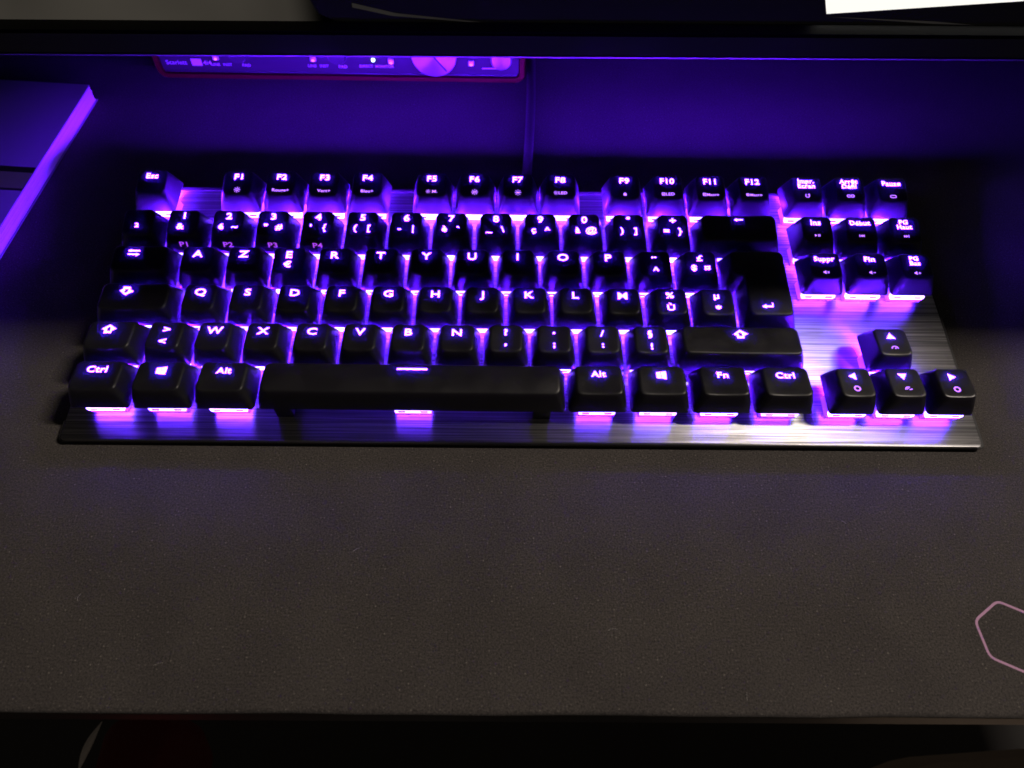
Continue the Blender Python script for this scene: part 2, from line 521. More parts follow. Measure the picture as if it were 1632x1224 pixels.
def poly(pts): return (list(pts), [tuple(range(len(pts)))])
def join(*gs):
    v, f = [], []
    for a, b in gs:
        o = len(v); v += a; f += [tuple(i + o for i in q) for q in b]
    return v, f
def line(pts, w, closed=False):
    v, f = [], []; n = len(pts)
    for i in range(n):
        p = Vector(pts[i]); a = Vector(pts[i - 1]) if (i or closed) else p; b = Vector(pts[(i + 1) % n]) if (i < n - 1 or closed) else p
        d = (b - a).normalized(); nn = Vector((-d.y, d.x)) * w / 2
        if 0 < i < n - 1 or closed:
            d1 = (p - a).normalized(); c = max(.4, abs(d1.dot(d))); nn = nn / c
        v += [tuple(p + nn), tuple(p - nn)]
    for i in range(n if closed else n - 1):
        k = (i + 1) % n
        f.append((2 * i, 2 * i + 1, 2 * k + 1, 2 * k))
    return v, f
def arc(cx, cy, r, a0, a1, n=16, ry=None):
    return [(cx + r * cos(radians(a0 + (a1 - a0) * i / n)), cy + (ry or r) * sin(radians(a0 + (a1 - a0) * i / n))) for i in range(n + 1)]
def rect(x0, y0, x1, y1): return poly([(x0, y0), (x1, y0), (x1, y1), (x0, y1)])
def shift(g, dx, dy, s=1): return [(x * s + dx, y * s + dy) for x, y in g[0]], g[1]

def sun(fill):
    g = [line(arc(0, 0, .42, 0, 340, 16), .2, True)] if fill == 0 else ([rect(-.55, -.28, .55, .28)] if fill == 2 else [line([(-.55, -.28), (.55, -.28), (.55, .28), (-.55, .28)], .16, True)])
    for i in range(8):
        a = i * pi / 4; g.append(line([(.75 * cos(a), .75 * sin(a)), (1.12 * cos(a), 1.12 * sin(a))], .2))
    return join(*g)
outl_arrow = lambda sgn: join(line([(0, 1.0 * sgn), (-1.25, -.05 * sgn), (-.6, -.05 * sgn), (-.6, -.8 * sgn), (.6, -.8 * sgn), (.6, -.05 * sgn), (1.25, -.05 * sgn)], .42, True))
def spk(kind):
    g = [poly([(-1.1, -.3), (-.7, -.3), (-.1, -.8), (-.1, .8), (-.7, .3), (-1.1, .3)])]
    if kind == 'x': g += [line([(.35, -.4), (1.0, .4)], .22), line([(.35, .4), (1.0, -.4)], .22)]
    if kind == '-': g += [line([(.35, 0), (1.2, 0)], .26)]
    if kind == '+': g += [line([(.35, 0), (1.2, 0)], .26), line([(.78, -.42), (.78, .42)], .26)]
    return join(*g)
def tri(x, s, w=.8): return poly([(x - s * w / 2, -.6), (x + s * w / 2, 0), (x - s * w / 2, .6)][::s])
winq = lambda: join(poly([(-1.0, -.72), (-.06, -.86), (-.06, -.05), (-1.0, -.05)]), poly([(.05, -.88), (1.1, -1.04), (1.1, -.05), (.05, -.05)]),
                    poly([(-1.0, .05), (-.06, .05), (-.06, .86), (-1.0, .72)]), poly([(.05, .05), (1.1, .05), (1.1, 1.04), (.05, .88)]))
ICON = {
    'sun0': sun(0), 'sun1': sun(1), 'sun2': sun(2),
    'lock': join(rect(-.6, -.8, .6, .15), line(arc(0, .15, .4, 0, 180, 10), .22)),
    'box': join(line([(-.6, -.6), (.6, -.6), (.6, .6), (-.6, .6)], .3, True), poly(arc(0, 0, .25, 0, 330, 11))),
    'dot': join(line(arc(0, 0, .6, 0, 340, 17), .3, True), poly(arc(0, 0, .28, 0, 330, 11))),
    'cycle': join(line(arc(0, 0, .8, 120, 420, 22), .3), poly([(.05, .35), (.95, .1), (.85, 1.0)])),
    'inf': join(line(arc(-.72, 0, .62, 25, 335, 22, .5), .28), line(arc(.72, 0, .62, 205, -155, 24, .5), .28)),
    'caps': join(line(arc(-.6, 0, .5, 90, 270, 10) + arc(.6, 0, .5, -90, 90, 10), .26, True)),
    'tab': join(line([(-.75, .5), (1.25, .5)], .32), poly([(-1.4, .5), (-.6, .1), (-.6, .9)]), line([(-1.25, -.5), (.75, -.5)], .32), poly([(1.4, -.5), (.6, -.1), (.6, -.9)])),
    'up': outl_arrow(1), 'down': outl_arrow(-1),
    'back': join(line([(-.6, 0), (1.4, 0)], .34), poly([(-1.4, 0), (-.5, -.5), (-.5, .5)])),
    'ret': join(line([(-.5, -.2), (1.15, -.2), (1.15, .65)], .34), poly([(-1.35, -.2), (-.4, -.75), (-.4, .35)])),
    'play': join(tri(-.8, 1, .9), rect(.05, -.55, .35, .55), rect(.65, -.55, .95, .55)),
    'prev': join(rect(-1.2, -.6, -.95, .6), tri(-.35, -1), tri(.5, -1)),
    'next': join(rect(.95, -.6, 1.2, .6), tri(.35, 1), tri(-.5, 1)),
    'mute': spk('x'), 'vol-': spk('-'), 'vol+': spk('+'),
    'win': winq(), 'bar': join(poly([(-1, -.04), (-.99, -.07), (.99, -.07), (1, -.04), (1, .04), (.99, .07), (-.99, .07), (-1, .04)])),
    'aup': poly([(-1, -.75), (1, -.75), (0, .85)]), 'adn': poly([(-1, .75), (0, -.85), (1, .75)]),
    'alf': poly([(.8, -.95), (.8, .95), (-.85, 0)]), 'art': poly([(-.8, -.95), (.85, 0), (-.8, .95)]),
    'oct': line([(.8 * cos(radians(22.5 + 45 * i)), .8 * sin(radians(22.5 + 45 * i))) for i in range(8)], .42, True),
    'gau': join(line(arc(0, -.3, .85, 180, 0, 16), .3), line([(0, -.35), (.35, .15)], .28)),
    'gau2': join(line(arc(0, -.3, .85, 180, 60, 12), .3), line([(.1, -.35), (.95, -.1)], .28), line(arc(0, -.3, .45, 180, 70, 8), .2)),
}
# legend entry: (text or '#icon', x, y, size, style)   size = cap height in mm; style 0 bright, 1 dim, 2 front print
LET = 3.3
def T(t, x=0, y=1.2, h=LET, st=0): return (t, x, y, h, st)
def I(n, x=0, y=0, h=1.0, st=0): return ('#' + n, x, y, h, st)
def letter(c): return [T(c, -.2)]
def num(d, l=None, r=None, fp=None):
    out = [T(d, 0, 2.1, 3.0)]
    if l: out.append(T(l, -2.9 if r else -1.2, -2.9, 2.7))
    if r: out.append(T(r, 2.9, -2.9, 2.7))
    if fp: out.append(T(fp, 0, 3.4, 2.4, 2))
    return out
KEYS = []   # (u0, row, width, legends, kind, label)
def row(r, u, seq):
    for w, leg, *k in seq:
        KEYS.append((u, r, w, leg, k[0] if k else 'std', k[1] if len(k) > 1 else None)); u += w
F = 2.25
fy = 1.9
def fk(t, sub): return [T(t, -.1, fy, 2.7)] + sub
row(5, 0, [(1, [T('Esc', -.3, fy, 2.5)])])
row(5, 2, [(1, fk('F1', [I('sun0', 0, -3.6, 1.45, 1)])), (1, fk('F2', [T('Rouge+', 0, -4.4, 1.45, 1)])), (1, fk('F3', [T('Vert+', 0, -4.4, 1.45, 1)])), (1, fk('F4', [T('Bleu+', 0, -4.4, 1.45, 1)]))])
row(5, 6.5, [(1, fk('F5', [I('sun0', -1.5, -3.6, 1.0, 1), T('M.', 1.4, -4.2, 1.4, 1)])), (1, fk('F6', [I('sun1', 0, -3.6, 1.45, 1)])), (1, fk('F7', [I('sun2', 0, -3.6, 1.45, 1)])), (1, fk('F8', [I('sun0', -2.2, -3.6, 1.0, 1), T('LED', .9, -4.2, 1.4, 1)]))])
row(5, 11, [(1, fk('F9', [I('lock', 0, -3.7, 1.2, 1)])), (1, fk('F10', [I('box', -2.1, -3.6, 1.1, 1), T('LED', .9, -4.2, 1.4, 1)])), (1, fk('F11', [I('box', -2.8, -3.6, 1.1, 1), T('Macro', .9, -4.2, 1.25, 1)])), (1, fk('F12', [I('dot', -2.8, -3.6, 1.1, 1), T('Macro', .9, -4.2, 1.25, 1)]))])
row(5, 15.25, [(1, [T('Impr.\nEcran', 0, 2.9, 2.1), I('cycle', 0, -3.6, 1.2, 1)]), (1, [T('Arrêt\nDéfil', 0, 2.9, 2.1), I('inf', 0, -3.6, 1.3, 1)]), (1, [T('Pause', 0, 2.0, 2.2), I('caps', 0, -3.6, 1.3, 1)])])
row(4, 0, [(1, [T('2', -.6, -2.2, 1.9)]), (1, num('1', '&', None, 'P1')), (1, num('2', 'é', '~', 'P2')), (1, num('3', '"', '#', 'P3')), (1, num('4', "'", '{', 'P4')), (1, num('5', '(', '[')),
           (1, num('6', '-', '|')), (1, num('7', 'è', '`')), (1, num('8', '_', '\\')), (1, num('9', 'ç', '^')), (1, num('0', 'à', '@')), (1, num('°', ')', ']')), (1, num('+', '=', '}')),
           (2, [I('back', 0, 4.1, 1.5)], 'std', "wide backspace key with a lit left arrow")])
row(4, 15.25, [(1, [T('Ins', -.2, 2.2, 2.4), I('play', 0, -3.0, 1.15, 1)]), (1, [T('Début', -.2, 2.2, 2.1), I('prev', 0, -3.0, 1.15, 1)]), (1, [T('PG\nHaut', 0, 3.0, 2.0), I('next', 0, -3.0, 1.15, 1)])])
row(3, 0, [(1.5, [I('tab', -3.0, 3.0, 2.0)], 'std', "tab key with two opposite lit arrows")] + [(1, letter(c) + ([T('€', -.4, -3.4, 2.8)] if c == 'E' else [])) for c in 'AZERTYUIOP'] +
       [(1, [T('¨', 0, .3, 3.6), T('^', .5, -4.6, 3.0)]), (1, [T('£', 0, 1.7, 2.7), T('$', -2.8, -3.2, 2.7), T('¤', 2.8, -3.2, 2.7)])])
row(3, 15.25, [(1, [T('Suppr', 0, 2.2, 2.2), I('mute', 0, -3.4, 1.25, 1)]), (1, [T('Fin', 0, 2.2, 2.4), I('vol-', 0, -3.4, 1.25, 1)]), (1, [T('PG\nBas', 0, 3.0, 2.0), I('vol+', 0, -3.4, 1.25, 1)])])
row(2, 0, [(1.75, [I('down', -4.0, 2.9, 2.0)], 'std', "caps lock key with a lit hollow down arrow")] + [(1, letter(c)) for c in 'QSDFGHJKLM'] + [(1, [T('%', 0, 1.9, 2.8), T('Ù', 0, -4.3, 2.8)]), (1, [T('µ', 0, 1.9, 2.9), T('*', 0.3, -4.6, 3.0)])])
KEYS.append((13.5, 3, 1.5, [I('ret', 1.0, -2.2, 1.9)], 'enter', "tall L-shaped return key with a lit bent arrow"))
row(1, 0, [(1.25, [I('up', -1.2, 2.8, 2.0)], 'std', "left shift key with a lit hollow up arrow"), (1, [T('>', 0, 1.6, 3.0), T('<', -.3, -4.3, 3.0)])] + [(1, letter(c)) for c in 'WXCVBN'] +
       [(1, [T('?', 0, 1.8, 3.0), T(',', 0, -3.2, 3.2)]), (1, [T('.', 0, 2.8, 3.6), T(';', 0, -3.9, 2.8)]), (1, [T('/', 0, 1.6, 3.0), T(':', 0, -3.9, 2.8)]), (1, [T('§', 0, 2.0, 2.8), T('!', .2, -4.5, 2.9)]),
        (2.75, [I('up', 0, 3.0, 2.0)], 'std', "long right shift key with a lit hollow up arrow")])
row(1, 16.25, [(1, [I('aup', 0, 3.0, 1.9), I('gau', 0.2, -3.0, 1.6, 1)])])
row(0, 0, [(1.25, [T('Ctrl', -.5, 1.7, 2.9)]), (1.25, [I('win', 0, 2.6, 2.0)]), (1.25, [T('Alt', 0, 1.7, 2.7)]), (6.25, [I('bar', 0, 4.1, 6.4)], 'space', "long space bar with a thin lit dash"),
           (1.25, [T('Alt', 0, 1.7, 2.7)]), (1.25, [I('win', 0, 2.6, 2.0)]), (1.25, [T('Fn', 0, 1.7, 2.7)]), (1.25, [T('Ctrl', 0, 1.7, 2.7)])])
row(0, 15.25, [(1, [I('alf', -.4, 3.0, 1.8), I('oct', 0, -2.9, 1.5, 1)]), (1, [I('adn', 0, 3.0, 1.8), I('gau2', .4, -2.9, 1.6, 1)]), (1, [I('art', 0, 3.0, 1.8), I('oct', 0, -2.9, 1.5, 1)])])

strs = sorted({l[0] for k in KEYS for l in k[3] if l[0][0] != '#' or len(l[0]) == 1} | {'H'})
G = font_glyphs([s for s in strs], .020)
CAPH = max(y for x, y in G['H'][0]) - min(y for x, y in G['H'][0])
def glyph(t, h):
    if t[0] == '#' and len(t) > 1:
        v, f = ICON[t[1:]]
        return [(x * h * .9, y * h * .9) for x, y in v], f
    v, f = G[t]; s = h / CAPH
    xs = [x for x, y in v]; cx = (min(xs) + max(xs)) / 2
    wide = 1.27 if len(t) <= 2 else 1.14
    return [((x - cx) * s * wide, y * s) for x, y in v], f

def legend_mesh(cap, t, x, y, h, st):
    v, f = glyph(t, h)
    out = []
    if st == 2:      # on the sloping front face
        b = Vector((0, -cap.d / 2, .25)); tp = Vector((0, cap.yf - .55, cap.z(0, cap.yf) - .75))
        d = (tp - b).normalized(); nrm = Vector((1, 0, 0)).cross(d)
        for px, py in v:
            out.append((b + d * (py + y) + Vector((px + x, 0, 0)) + nrm * .3) * MM)
    else:
        cy = (cap.yf + cap.yb) / 2
        if cap.kind == 'enter': cy = -U / 2
        for px, py in v:
            X, Y = px + x, py + y + cy
            out.append(Vector((X, Y, cap.z(X, Y) + .07)) * MM)
    me = mesh_from("legend", out, f)
    me.materials.append((M_LEG, M_LEG2, M_PRINT)[st])
    if st == 0:      # underside: the light in the plastic below the legend
        low = [p - Vector((0, 0, .045 * MM)) for p in out]
        n = len(out)
        me = mesh_from("legend", out + low, f + [tuple(i + n for i in q[::-1]) for q in f])
        me.materials.append(M_LEG); me.materials.append(M_UNDER)
        me.polygons.foreach_set("material_index", [0] * len(f) + [1] * len(f)); me.update()
    return me

# switch: clear housing (frustum), front rim with the backlight glow put into its material, two dark clip slots, LED on the far side
def frustum(name, w0, d0, z0, w1, d1, z1, dy0=0.0, dy1=0.0, units=MM):
    vs = []
    for w, d, z, dy in ((w0, d0, z0, dy0), (w1, d1, z1, dy1)):
        vs += [(-w / 2 * units, (-d / 2 + dy) * units, z * units), (w / 2 * units, (-d / 2 + dy) * units, z * units), (w / 2 * units, (d / 2 + dy) * units, z * units), (-w / 2 * units, (d / 2 + dy) * units, z * units)]
    return mesh_from(name, vs, [(3, 2, 1, 0), (4, 5, 6, 7), (0, 1, 5, 4), (1, 2, 6, 5), (2, 3, 7, 6), (3, 0, 4, 7)])
def boxes(name, bl):
    vs, fs = [], []
    for lo, hi in bl:
        o = len(vs)
        for z in (lo[2], hi[2]):
            vs += [(lo[0] * MM, lo[1] * MM, z * MM), (hi[0] * MM, lo[1] * MM, z * MM), (hi[0] * MM, hi[1] * MM, z * MM), (lo[0] * MM, hi[1] * MM, z * MM)]
        fs += [tuple(i + o for i in q) for q in ((3, 2, 1, 0), (4, 5, 6, 7), (0, 1, 5, 4), (1, 2, 6, 5), (2, 3, 7, 6), (3, 0, 4, 7))]
    return mesh_from(name, vs, fs)
ME_SW = frustum("switch_housing", 14.4, 9.2, PZ, 11.0, 7.6, 5.2, -2.2, -1.8)
ME_RIM = boxes("lens", [((-7.1, -7.55, 2.0), (-2.8, -5.6, 3.3)), ((2.8, -7.55, 2.0), (7.1, -5.6, 3.3)), ((-2.8, -7.3, 2.0), (2.8, -5.6, 2.9))])  # front rim of the clear housing; its backlit glow is plain emission
ME_SLOT = boxes("clip_slot", [((-1.4, -7.8, 2.3), (1.4, -7.5, 3.0))])
ME_LED = boxes("led", [((-1.6, 2.7, 1.2), (1.6, 4.1, 2.0))])
ME_GLOW = boxes("added_glow_sheet", [((-6.9, -7.4, 1.30), (6.9, -5.7, 1.34))])  # hidden glowing sheet added below the rim to light the plate in front
ME_STEM = boxes("stem", [((-3.2, -2.6, 5.2), (3.2, 2.6, 6.05))])

meshes = {}
for (u, r, w, legs, kind, label) in KEYS:
    cx = (u + w / 2) * U
    cyk = (r + .5) * U + (FG if r == 5 else 0)
    if kind == 'enter':
        cap = EnterCap(); cyk = 3 * U; me = cap.mesh()
    else:
        key = (w, r, kind)
        if key not in meshes:
            c = Cap(w, r, kind); meshes[key] = (c, c.mesh())
        cap, me = meshes[key]
    jx = random.uniform(-.12, .12); jr = random.uniform(-.006, .006)
    kc = ob("keycap", me, M_CAP, kb, K(cx + jx, cyk, CB), (random.uniform(-.007, .007), random.uniform(-.007, .007) if w < 2 else 0, jr))
    if label: kc['label'] = label
    for (t, x, y, h, st) in legs:
        ob("legend", legend_mesh(cap, t, x, y, h, st), (M_LEG, M_LEG2, M_PRINT)[st], kc)
    sx = cx + (.12 * U if kind == 'enter' else 0)
    sw = ob("key_switch", ME_SW, M_HOUSE, kb, K(sx, cyk, 0))
    qi = random.randrange(3)
    for nm, mesh, ml in (("lens", ME_RIM, RIMS), ("added_glow_sheet", ME_GLOW, GLOWS), ("led", ME_LED, LEDS)):  # "lens" is the housing's front rim, its backlit glow plain emission
        o = ob(nm, mesh, ml[1], sw); o.material_slots[0].link = 'OBJECT'; o.material_slots[0].material = ml[3 if nm == 'led' and r == 5 else qi]
        if nm == 'led' and r == 5: o.location.y = 1.7 * MM
    for dx in (-4.3, 4.3): ob("clip_slot", ME_SLOT, M_SLOT, sw, (dx * MM, 0, 0))
    ob("stem", ME_STEM, M_CASE, sw)
    if w >= 2:
        sp = 50 if kind == 'space' else 11.9
        for s in (-1, 1):
            ob("stabiliser", bevel_box("stabiliser", (-3.4, -8.4, PZ), (3.4, 6, 5.6), .5), M_CASE, kb, K(cx + s * sp, cyk, 0))

# cable from the back edge up under the monitor
cab = []
for i in range(25):
    t = i / 24
    cab.append((.0005 + .0075 * t + .0022 * sin(t * 5.0), .126 + .26 * t, .0027 + .008 * max(0, 1 - t * 7) ** 1.5))
M_CABLE = simple("braided_cable", (.022, .02, .022), .55, bump=(2200, .6, .0004))
ck = ob("cable", tube("cable", cab, .0024, 12), M_CABLE)
mw = Matrix.Translation((0, 0, .005)) @ Matrix.Rotation(radians(4.0), 4, 'X')
ck.data.transform(mw.inverted()); ck.parent = kb
ob("cable_sleeve", tube("cable_sleeve", [(.0, .121, .0118), (.0003, .128, .0095), (.0006, .1345, .0068)], .0033, 12), M_CASE).data.transform(mw.inverted())
bpy.data.objects["cable_sleeve"].parent = kb

# ------------------------------------------------------------------ monitor
MZ, MY = .0447, .190
mon = empty("monitor", (0, MY, MZ), (radians(-13), 0, radians(.6)))
tag(mon, "wide black monitor standing behind the keyboard, only its bottom edge showing", "monitor")
M_BEZ = simple("black_bezel_plastic", (.0006, .0006, .0006), .06, spec=.5, var=.02, vscale=25)
M_BEZ2 = simple("bezel_trim_plastic", (.003, .003, .003), .3, bump=(700, .1, .0003))
def prism(name, prof, x0, x1):
    n = len(prof); vs = [(x * MM, y * MM, z * MM) for x in (x0, x1) for y, z in prof]
    fs = [tuple(range(n)), tuple(range(n, 2 * n))[::-1]] + [(i, n + i, n + (i + 1) % n, (i + 1) % n) for i in range(n)]
    me = mesh_from(name, vs, fs); bm = bmesh.new(); bm.from_mesh(me); bmesh.ops.recalc_face_normals(bm, faces=bm.faces[:]); bm.to_mesh(me); bm.free()
    return me
HW = 357
ob("bottom_bezel", prism("bottom_bezel", [(.9, 0), (24, 0), (24, 13), (1.2, 10.6), (0, 9.4), (0, .9)], -HW, HW), M_BEZ, mon)
ob("bezel_trim", prism("bezel_trim", [(.9, 10.8), (5.0, 13.6), (10, 13.6), (10, 11.9)], -HW, HW), M_BEZ2, mon)
ob("bezel_lip", bevel_box("bezel_lip", (-HW, -.15, -.6), (HW, 1.6, .0), .1), simple("bezel_lip_plastic", (.05, .048, .05), .5), mon)
ob("side_bezel", bevel_box("side_bezel", (-HW, 1, 13.7), (-HW + 9, 24, 420), .8), M_BEZ, mon)
ob("side_bezel", bevel_box("side_bezel", (HW - 9, 1, 13.7), (HW, 24, 420), .8), M_BEZ, mon)
ob("top_bezel", bevel_box("top_bezel", (-HW + 9.1, 1, 411), (HW - 9.1, 24, 420), .8), M_BEZ, mon)
M_SCR = simple("dark_screen_glass", (.0004, .0004, .0004), .07)
ob("screen", bevel_box("screen", (-HW + 9.1, 5.6, 13.7), (HW - 9.1, 12, 410.9)), M_SCR, mon)
ob("back_shell", bevel_box("back_shell", (-HW + 3, 24.1, 8), (HW - 3, 48, 412), 10, 4), M_BEZ, mon)
st = ob("stand", bevel_box("stand", (-32, 112, -35.2), (32, 128, 200), 3), M_BEZ, mon)
st.rotation_euler = (radians(13), 0, 0)
ob("stand_foot", bevel_box("stand_foot", (-130, 110, -43.3), (130, 250, -35), 3), M_BEZ, mon).rotation_euler = (radians(13), 0, 0)

# reflections along the screen's lower edge, painted as flat glowing patches
def reflection_patch(name, pts, m, y=5.5):
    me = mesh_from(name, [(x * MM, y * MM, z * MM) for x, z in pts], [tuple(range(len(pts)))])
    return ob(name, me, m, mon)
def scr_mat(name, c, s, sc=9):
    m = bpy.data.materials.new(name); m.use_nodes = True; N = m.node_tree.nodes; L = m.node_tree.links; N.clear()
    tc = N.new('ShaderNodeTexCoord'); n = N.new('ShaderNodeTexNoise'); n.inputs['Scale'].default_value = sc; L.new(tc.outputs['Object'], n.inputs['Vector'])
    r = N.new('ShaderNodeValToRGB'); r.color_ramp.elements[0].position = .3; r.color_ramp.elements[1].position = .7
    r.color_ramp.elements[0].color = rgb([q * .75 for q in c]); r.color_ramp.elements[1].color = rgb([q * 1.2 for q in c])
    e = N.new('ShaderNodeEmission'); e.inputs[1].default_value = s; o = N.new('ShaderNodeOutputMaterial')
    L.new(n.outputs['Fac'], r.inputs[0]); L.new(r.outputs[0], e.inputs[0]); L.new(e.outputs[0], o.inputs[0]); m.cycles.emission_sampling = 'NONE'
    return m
M_REFL = scr_mat("screen_reflection_brown", (.040, .035, .028), 1.0, 14)
_N = M_REFL.node_tree.nodes; _L = M_REFL.node_tree.links      # the painted reflection fades to black on the right
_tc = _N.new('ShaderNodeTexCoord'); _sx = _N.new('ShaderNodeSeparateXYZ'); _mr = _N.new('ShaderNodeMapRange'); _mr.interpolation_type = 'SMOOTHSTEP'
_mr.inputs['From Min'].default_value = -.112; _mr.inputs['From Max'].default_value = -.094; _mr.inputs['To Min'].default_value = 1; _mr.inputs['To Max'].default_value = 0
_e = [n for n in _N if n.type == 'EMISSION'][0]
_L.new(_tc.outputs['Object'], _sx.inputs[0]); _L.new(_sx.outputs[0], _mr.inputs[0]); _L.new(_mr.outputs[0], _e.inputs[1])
M_REFLW = emit("screen_reflection_white", (1.0, .97, .90), 1.05, False)
M_REFLD = scr_mat("screen_reflection_grey", (.018, .016, .015), 1.0, 30)
reflection_patch("painted_reflection", [(-347, 13.8), (-88, 13.8), (-96, 17), (-99, 23), (-100, 40), (-104, 52), (-347, 60)], M_REFL)
reflection_patch("painted_highlight", [(142.7, 18.5), (347, 32.5), (347, 45), (139.5, 27)], M_REFLW)
reflection_patch("painted_glint", [(142, 17.3), (195, 14.4), (215, 13.9), (196, 15.4)], M_REFLD)
reflection_patch("painted_glint", [(-80, 22), (-60, 17.6), (-20, 13.9), (-26, 13.9), (-62, 16.4), (-80, 20)], M_REFLD)

# ------------------------------------------------------------------ audio interface under the monitor
ai = empty("audio_interface", (-.0995, .2325, 0), (0, 0, radians(-.3)))
tag(ai, "red audio interface box with black front panel and knobs under the monitor", "audio interface")
M_RED = simple("red_anodised_metal", (.11, .005, .012), .32, metal=.5, bump=(900, .1, .0002))
M_PANEL = simple("black_panel", (.042, .040, .042), .35, bump=(900, .1, .0001))
M_WPRINT = simple("grey_panel_print", (.8, .8, .8), .6)
def yslab(name, outer, y0, y1, bev):
    n = len(outer); vs = []; fs = []
    cx = sum(p.x for p in outer) / n; cz = sum(p.y for p in outer) / n
    hx = max(p.x for p in outer) - cx; hz = max(p.y for p in outer) - cz
    rings = [(0, y1), (0, y0 + bev), (bev * .3, y0 + bev * .3), (bev, y0)]
    for ins, y in rings:
        vs += [((cx + (p.x - cx) * (hx - ins) / hx) * MM, y * MM, (cz + (p.y - cz) * (hz - ins) / hz) * MM) for p in outer]
    for i in range(3):
        for j in range(n):
            k = (j + 1) % n; fs.append((i * n + j, i * n + k, (i + 1) * n + k, (i + 1) * n + j))
    fs.append(tuple(3 * n + j for j in range(n)))
    return vs, fs
outer = rounded([(-101.5, 1.2), (101.5, 1.2), (101.5, 37), (-101.5, 37)], 5, 7, 2)
inner = rounded([(-98.6, 4.0), (98.6, 4.0), (98.6, 34.2), (-98.6, 34.2)], 3, 7, 2)
n_ = len(outer); vs = []; fs = []
for pts, y in ((outer, 118), (outer, .8), (outer, 0), (inner, 0), (inner, 3.2)):
    sh = .994 if y == 0 and pts is outer else 1
    vs += [(p.x * sh * MM, y * MM, (19.1 + (p.y - 19.1) * (sh if sh == 1 else .97)) * MM) for p in pts]
for i in range(4):
    for j in range(n_):
        k = (j + 1) % n_; fs.append((i * n_ + j, (i + 1) * n_ + j, (i + 1) * n_ + k, i * n_ + k))
fs.append(tuple(range(n_)))
ob("shell", mesh_from("shell", vs, fs, 35), M_RED, ai)
v, f = yslab("front_panel", rounded([(-98.2, 4.4), (98.2, 4.4), (98.2, 33.8), (-98.2, 33.8)], 2.6, 7, 2), 1.0, 6, .8)
pan = ob("front_panel", mesh_from("front_panel", v, f, 35), M_PANEL, ai)
ob("panel_ridge", bevel_box("panel_ridge", (-97, .35, 5.2), (97, .98, 6.0), .2), M_PANEL, ai)
fo = [(-80, 12), (80, 12), (-80, 100), (80, 100)]
for x, y in fo:
    ob("foot", bevel_box("foot", (x - 6, y - 6, 0), (x + 6, y + 6, 1.6), .4), M_CASE, ai)
GT = font_glyphs(['Scarlett', '4i4', 'LINE', 'INST', 'PAD', 'AIR', 'DIRECT', 'MONITOR', '48V'], .01)
def ptext(t, x, z, h, name="lettering", m=None):
    v, f = GT[t]; s = h / CAPH; xs = [p[0] for p in v]; cx = (min(xs) + max(xs)) / 2
    me = mesh_from(name, [((((px - cx) * s) + x) * MM, .96 * MM, (py * s + z) * MM) for px, py in v], f)
    return ob(name, me, m or M_WPRINT, ai)
ptext('Scarlett', -89.3, 9.4, 2.5)
ob("badge", bevel_box("badge", (-81.0, .93, 8.7), (-75.4, .99, 12.9)), M_WPRINT, ai)
ptext('4i4', -72.4, 9.4, 2.5)
M_RLED = emit("red_indicator", (1.0, .25, .55), 2.2, False)
M_GLED = emit("green_indicator", (.55, 1.0, .75), 6, False)
for bx in (-64.5, -11.6):
    ptext('LINE', bx - 3.6, 8.9, 1.6); ptext('INST', bx + 3.0, 8.9, 1.6); ptext('PAD', bx + 13.2, 8.6, 1.7)
    kn = ob("gain_knob", lathe("gain_knob", [(5.2, 0), (5.0, 9), (4.4, 10.2), (0.01, 10.2)], 28), M_PANEL, ai, ((bx + 13) * MM, .001, 21.5 * MM))
    bt = ob("button", bevel_box("button", (-1.5, -1.4, -1.5), (1.5, 0, 1.5), .3), M_WPRINT, ai, ((bx - 2.2) * MM, .001, 14.4 * MM))
    ob("indicator", bevel_box("indicator", (-.55, -1.75, -1.2), (.55, -1.42, -.3), .1), M_RLED, bt)
ptext('DIRECT', 24.5 - 10, 9.2, 1.5); ptext('MONITOR', 24.5, 9.2, 1.5)
bt = ob("button", bevel_box("button", (-1.5, -1.4, -1.5), (1.5, 0, 1.5), .3), M_WPRINT, ai, (28.4 * MM, .001, 13.6 * MM))
ob("indicator", bevel_box("indicator", (-.55, -1.75, -1.2), (.55, -1.42, -.3), .1), M_RLED, bt)
bt = ob("button", bevel_box("button", (-1.5, -1.4, -1.5), (1.5, 0, 1.5), .3), M_WPRINT, ai, (72 * MM, .001, 13.2 * MM))
ob("indicator", bevel_box("indicator", (-.55, -1.75, -1.2), (.55, -1.42, -.3), .1), M_RLED, bt)
ob("power_indicator", lathe("power_indicator", [(1.0, 0), (.9, .5), (.01, .8)], 14), M_GLED, ai, (18.7 * MM, .0009, 13.8 * MM))
M_KNOB, N, L, b = mat("spun_metal")
setp(b, Metallic=.8, Roughness=.45); b.inputs['Base Color'].default_value = (.55, .50, .54, 1); b.inputs['Anisotropic'].default_value = .8
tg = N.new('ShaderNodeTangent'); tg.direction_type = 'RADIAL'; tg.axis = 'Y'; L.new(tg.outputs[0], b.inputs['Tangent'])
kn = ob("monitor_knob", lathe("monitor_knob", [(12.4, 0), (12.2, 6), (11.6, 7.0), (0.01, 7.0)], 48), M_KNOB, ai, (52.6 * MM, .001, 20.5 * MM))
ob("pointer", bevel_box("pointer", (-.35, -7.3, 0), (.35, -6.99, 10.5)), M_SLOT, kn, rot=(0, radians(142), 0))
ob("headphone_knob", lathe("headphone_knob", [(6.0, 0), (5.8, 9), (5.0, 10), (0.01, 10)], 28), M_KNOB, ai, (88.5 * MM, .001, 20.5 * MM))
ob("panel_rule", bevel_box("panel_rule", (78, .93, 9.3), (90, .98, 9.8)), M_WPRINT, ai)

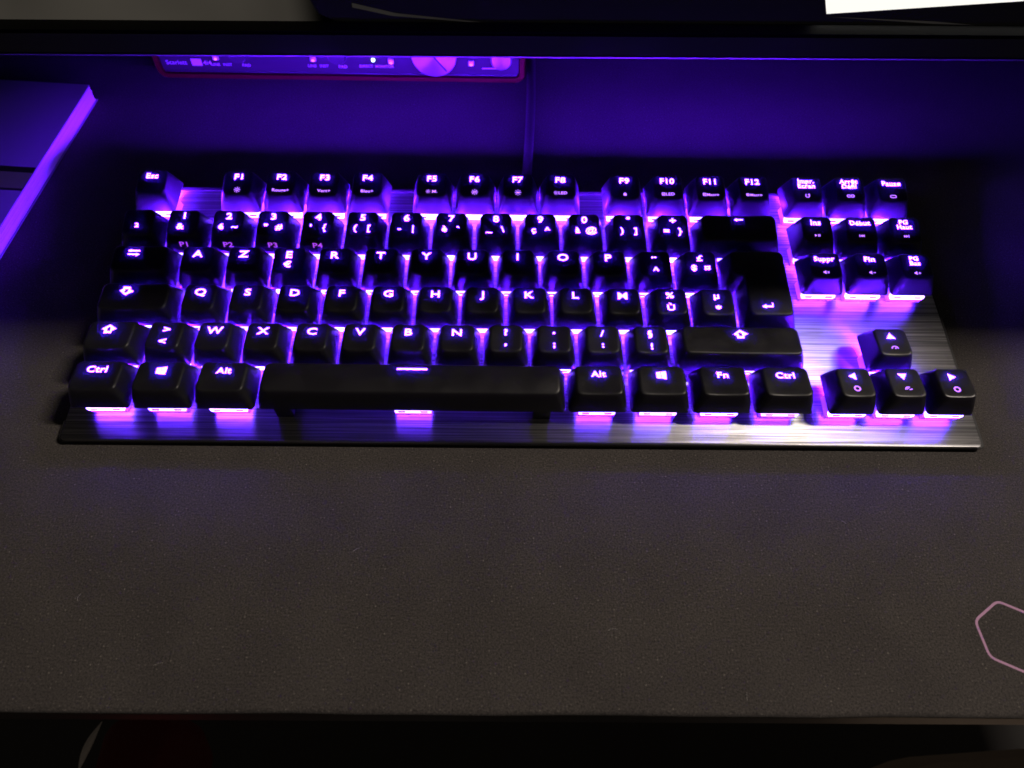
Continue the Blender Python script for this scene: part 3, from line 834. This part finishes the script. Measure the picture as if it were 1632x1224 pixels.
# ------------------------------------------------------------------ book at the left
bk = empty("book", (-.2305, .2145, 0), (0, 0, radians(-4.2)))
tag(bk, "closed book lying flat on the mat at the left edge", "book")
M_PAPER = simple("page_block_paper", (.80, .76, .70), .8, bump=(2500, .6, .0003))
M_COVER = simple("blue_grey_cover", (.24, .22, .27), .45, bump=(200, .1, .0005))
M_BAND = simple("dark_cover_band", (.02, .02, .025), .5)
M_LABEL = simple("cover_label_paper", (.42, .34, .36), .6)
BW, BD, BH = 150, 215, 9.6
cov = bevel_box("cover", (-BW, -BD, BH - .6), (0, 0, BH), .25)
ob("front_cover", cov, M_COVER, bk)
ob("back_cover", bevel_box("back_cover", (-BW, -BD, 0), (0.4, 0.4, .6), .25), M_COVER, bk)
nl = 14
for i in range(nl):
    z0 = .62 + i * (BH - 1.24) / nl; z1 = z0 + (BH - 1.24) / nl - .02
    j = random.uniform(-.25, .25)
    ob("page_gathering", bevel_box("page_gathering", (-BW + 1, -BD + 1 + j, z0), (-.5 + j, -.6 + j, z1)), M_PAPER, bk)
ob("cover_band", bevel_box("cover_band", (-BW + .5, -83, BH + .01), (-.3, -66.5, BH + .06)), M_BAND, bk)
ob("cover_label", bevel_box("cover_label", (-BW + 6, -81.5, BH + .07), (-.6, -70.5, BH + .13)), M_LABEL, bk)

# ------------------------------------------------------------------ things below the desk edge
def cushion(name, w, d, h, bul=.25):
    outl = rounded([(-w / 2, -d / 2), (w / 2, -d / 2), (w / 2, d / 2), (-w / 2, d / 2)], min(w, d) * .3, 8, 4)
    vs = []; fs = []; n = len(outl); rings = [(.93, 0), (1, h * .3), (1, h * .6), (.94, h * .9), (.75, h), (.35, h * 1.06)]
    for s, z in rings: vs += [(p.x * s * MM, p.y * s * MM, z * MM) for p in outl]
    for i in range(len(rings) - 1):
        for j in range(n):
            k = (j + 1) % n; fs.append((i * n + j, i * n + k, (i + 1) * n + k, (i + 1) * n + j))
    fs.append(tuple((len(rings) - 1) * n + j for j in range(n))); fs.append(tuple(range(n))[::-1])
    return mesh_from(name, vs, fs, 50)

M_REDC = simple("dark_red_cloth", (.13, .006, .010), .85, bump=(400, .5, .001))
M_PALE = simple("pale_trim", (.85, .78, .70), .7)
M_BRN = simple("dark_brown_cloth", (.45, .35, .27), .9, bump=(500, .6, .001))
rs = empty("red_cushion", (-.229, -.160, -.33)); rs.rotation_euler = (0, 0, 0)
tag(rs, "narrow dark red padded cushion with a pale edge below the desk at bottom left", "cushion")
ob("cushion_body", cushion("cushion_body", 44, 230, 90), M_REDC, rs)
tp = [(-244 - 5.5 * t + 1.5 * sin(pi * t) * -1, -58 - 27 * t, -229.0) for t in [k / 10 for k in range(11)]]
tm = tube("edge_trim", [((x + 229) * MM, (y + 160) * MM, (z + 330) * MM) for x, y, z in tp], .0022, 8)
for k_ in range(11):      # a strip that tapers to both ends
    c_ = Vector(((tp[k_][0] + 229) * MM, (tp[k_][1] + 160) * MM, (tp[k_][2] + 330) * MM)); q_ = max(.12, sin(pi * k_ / 10))
    for v_ in tm.vertices[k_ * 8:k_ * 8 + 8]: v_.co = c_ + (v_.co - c_) * q_
ob("edge_trim", tm, M_PALE, rs)
bs = empty("brown_cushion", (.300, -.190, -.33)); bs.rotation_euler = (0, 0, radians(4))
tag(bs, "dark brown fabric seat corner below the desk at bottom right", "cushion")
ob("seat_pad", cushion("seat_pad", 200, 250, 95), M_BRN, bs)
for o_, pts in ((rs, [(0, -90), (0, 80)]), (bs, [(-60, -90), (60, -90), (60, 90), (-60, 90)])):
    for x, y in pts:
        ob("leg", bevel_box("leg", (-12, -12, -405), (12, 12, 4), 1), M_DESK, o_, (x * MM, y * MM, 0))
